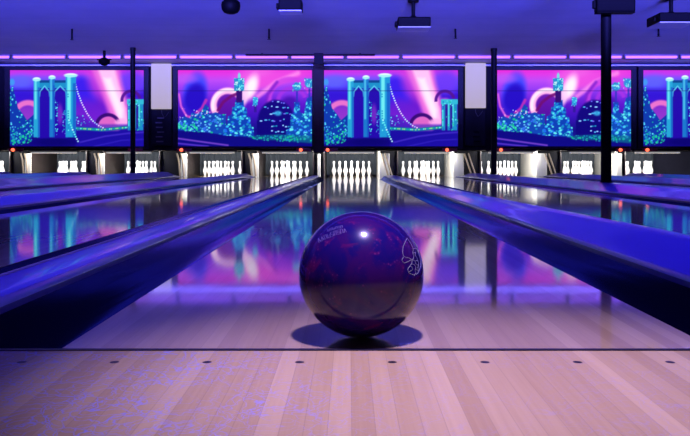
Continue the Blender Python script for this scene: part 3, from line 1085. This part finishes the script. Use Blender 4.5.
def ball_mat():
    m = bpy.data.materials.new('swirled_purple_ball')
    m.use_nodes = True
    q = NT(m)
    b = q.N['Principled BSDF']
    tc = q.N.new('ShaderNodeTexCoord')
    n1 = q.N.new('ShaderNodeTexNoise')
    n1.inputs['Scale'].default_value = 11.0
    n1.inputs['Detail'].default_value = 5
    n1.inputs['Distortion'].default_value = 2.2
    q.L.new(tc.outputs['Object'], n1.inputs['Vector'])
    n2 = q.N.new('ShaderNodeTexNoise')
    n2.inputs['Scale'].default_value = 22.0
    n2.inputs['Detail'].default_value = 4
    n2.inputs['Distortion'].default_value = 1.5
    q.L.new(tc.outputs['Object'], n2.inputs['Vector'])
    vo = q.N.new('ShaderNodeTexVoronoi')
    vo.inputs['Scale'].default_value = 150.0
    q.L.new(tc.outputs['Object'], vo.inputs['Vector'])
    col = q.mix(q.ramp(n1.outputs['Fac'], 0.38, 0.62), (0.010, 0.004, 0.105), (0.034, 0.004, 0.092))
    col = q.mix(q.ramp(n2.outputs['Fac'], 0.56, 0.74), col, (0.085, 0.005, 0.09))
    fl = q.math('MULTIPLY', q.math('SUBTRACT', 1.0, q.ramp(vo.outputs['Distance'], 0.1, 0.35)), 0.25)
    col = q.mix(q.math('MULTIPLY', fl, q.ramp(n2.outputs['Fac'], 0.5, 0.65)), col, (0.35, 0.05, 0.25))
    q.L.new(col, b.inputs['Base Color'])
    b.inputs['Roughness'].default_value = 0.25
    b.inputs['Specular IOR Level'].default_value = 0.1
    b.inputs['Coat Weight'].default_value = 0.9
    b.inputs['Coat IOR'].default_value = 1.38
    b.inputs['Coat Roughness'].default_value = 0.10
    return m


t = thing('bowling_ball', 'dark purple swirled bowling ball standing on the lane just past the foul line', 'bowling ball', (BC.x, BC.y, BC.z - R))
bm = new_bm()
bmesh.ops.create_uvsphere(bm, u_segments=96, v_segments=64, radius=R)
put('ball_shell', bm, ball_mat(), t, smooth='all', loc=(0, 0, R))


def on_ball(px, py, lift=0.0):
    d = Vector(((px - VX) / F, 1.0, -(py - VY) / F)).normalized()
    o = Vector((0, 0, H)) - BC
    rr = R + lift
    bq = o.dot(d)
    disc = bq * bq - (o.dot(o) - rr * rr)
    k = -bq - math.sqrt(max(disc, 0.0))
    return o + d * k + Vector((0, 0, R))       # relative to the ball's base


def ball_lines(name, polys, r, mat):
    b = new_bm()
    for pl in polys:
        pts = []
        for (xa, ya), (xb, yb) in zip(pl, pl[1:]):
            n = max(2, int(math.hypot(xb - xa, yb - ya) / 1.0))
            for k in range(n):
                pts.append(on_ball(xa + (xb - xa) * k / n, ya + (yb - ya) * k / n, 0.0))
        pts.append(on_ball(*pl[-1]))
        polytube(b, pts, r, 5)
    return put(name, b, mat, t, smooth=True)


def q(*p):      # crop pixels (395..430 x 225..285 at 7.26x) to photograph pixels
    return [(395 + x / 7.26, 225 + y / 7.26) for x, y in p]


emblem = [q((88, 95), (72, 128), (58, 160), (55, 195), (60, 222), (78, 236), (100, 238), (122, 250)),
          q((60, 232), (50, 256), (66, 276), (90, 268), (118, 252)),
          q((88, 95), (100, 112), (112, 128), (124, 152), (132, 175)),
          q((132, 175), (150, 168), (164, 180), (172, 205), (180, 232)),
          q((124, 250), (122, 280), (106, 300), (92, 322), (98, 345), (118, 355), (140, 365)),
          q((106, 300), (124, 304), (128, 322), (114, 334), (98, 338)),
          q((124, 282), (142, 290), (152, 306), (146, 326), (150, 348), (140, 368)),
          q((132, 178), (128, 205), (138, 230), (128, 252), (146, 262), (166, 256)),
          q((150, 196), (146, 218), (158, 236), (166, 256), (172, 282), (166, 310), (172, 335)),
          q((146, 262), (150, 280), (166, 292)),
          q((180, 232), (188, 262), (188, 296), (178, 322), (170, 345), (152, 360)),
          q((128, 205), (144, 200)), q((150, 320), (166, 330))]
ball_lines('emblem', emblem, 0.00030, M_LOGO)
# worn engraved lettering at the upper left: too faint to read, kept as short strokes
rg = random.Random(5)
letters = []


def letter_row(x0, y0, x1, y1, n, h, bow):
    for k in range(n):
        f = (k + 0.5) / n
        cx, cy = x0 + (x1 - x0) * f, y0 + (y1 - y0) * f - bow * math.sin(math.pi * f)
        an = math.atan2((y1 - y0) - bow * math.pi * math.cos(math.pi * f), x1 - x0)
        ux, uy = math.cos(an), math.sin(an)
        vx, vy = uy, -ux
        w = math.hypot(x1 - x0, y1 - y0) / n * 0.32

        def P(a, b):
            return (cx + ux * a * w + vx * b * h / 2, cy + uy * a * w + vy * b * h / 2)
        kind = rg.randrange(4)
        if kind == 0:
            letters.append([P(-1, -1), P(-1, 1), P(1, 1), P(1, -1)])
        elif kind == 1:
            letters.append([P(1, 1), P(-1, 1), P(-1, 0), P(1, 0), P(1, -1), P(-1, -1)])
        elif kind == 2:
            letters.append([P(-1, -1), P(0, 1), P(1, -1)])
        else:
            letters.append([P(-1, 1), P(-1, -1), P(1, -1), P(1, 0.3)])


letter_row(317.5, 241.0, 346.5, 230.0, 9, 4.2, 1.2)
letter_row(327.0, 230.5, 343.0, 226.4, 6, 2.0, 0.4)
ball_lines('lettering', letters, 0.00033, M_TEXT)

# ------------------------------------------------------------------ lights
def area(name, loc, rot, size, size_y, power, color, spread=math.pi):
    l = bpy.data.lights.new(name, 'AREA')
    l.shape = 'RECTANGLE'
    l.size, l.size_y = size, size_y
    l.energy = power
    l.color = color
    l.spread = spread
    o = bpy.data.objects.new(name, l)
    COL.objects.link(o)
    o.location = loc
    o.rotation_euler = rot
    return o


# unseen blue lights added overhead: faint row for the floor, strips for the dividers
area('added_uv_row', (0.0, 4.5, CZ - 0.08), (0, 0, 0), 16.0, 0.12, 26.0, (0.12, 0.08, 1.0))
for i in range(1, 8):
    e1, e2 = gap(i)
    area('added_divider_strip', ((e1 + e2) / 2, 4.8, CZ - 0.08), (0, 0, 0), 0.12, 7.0, 11.5, (0.10, 0.08, 1.0), math.radians(26))
# unseen lights added to brighten the ceiling: a low flood and a far strip
def aim(loc, tgt):
    return (Vector(tgt) - Vector(loc)).to_track_quat('-Z', 'Y').to_euler()


area('added_ceiling_flood', (0, 2.0, 1.7), aim((0, 2.0, 1.7), (0, 12.0, 3.2)), 18.0, 0.3, 1300.0, (0.10, 0.095, 1.0), math.radians(22))
area('added_ceiling_strip', (0, 17.9, 2.60), aim((0, 17.9, 2.60), (0, 15.0, 2.95)), 20.0, 0.04, 20.0, (0.2, 0.14, 1.0))
# downlight over the foul line
sp = bpy.data.lights.new('downlight', 'SPOT')
sp.energy = 310.0
sp.color = (0.56, 0.445, 1.0)
sp.spot_size = math.radians(45)
sp.spot_blend = 1.0
sp.shadow_soft_size = 0.06
so = bpy.data.objects.new('downlight', sp)
COL.objects.link(so)
so.location = (0.13, 1.10, 1.72)
tgt = Vector((0.17, 1.12, 0))
so.rotation_euler = (tgt - Vector(so.location)).to_track_quat('-Z', 'Y').to_euler()
# rack lamps: one strip over every pin deck
for c in LC:
    area('pin_deck_light', (c, 18.80, 0.595), (math.radians(62), 0, 0), 1.15, 0.05, 55.0, (1.0, 0.97, 0.95))

w = bpy.data.worlds.new('World')
bpy.context.scene.world = w
w.use_nodes = True
bg = w.node_tree.nodes['Background']
bg.inputs[0].default_value = (0.10, 0.09, 0.75, 1)
bg.inputs[1].default_value = 0.10

# ------------------------------------------------------------------ camera and view
cd = bpy.data.cameras.new('Camera')
cd.sensor_width = 36.0
cd.lens = 36.0 * F / 690.0
cd.shift_x = -(VX - 345.0) / 690.0
cd.shift_y = -(218.0 - VY) / 690.0
cd.clip_start = 0.02
cam = bpy.data.objects.new('Camera', cd)
COL.objects.link(cam)
cam.location = (0, 0, H)
cam.rotation_euler = (math.radians(90), 0, 0)
sc = bpy.context.scene
sc.camera = cam
sc.view_settings.view_transform = 'Standard'
sc.view_settings.look = 'None'
sc.view_settings.gamma = 1.0
sc.view_settings.exposure = 0.0
sc.view_settings.use_curve_mapping = False
sc.cycles.max_bounces = 8
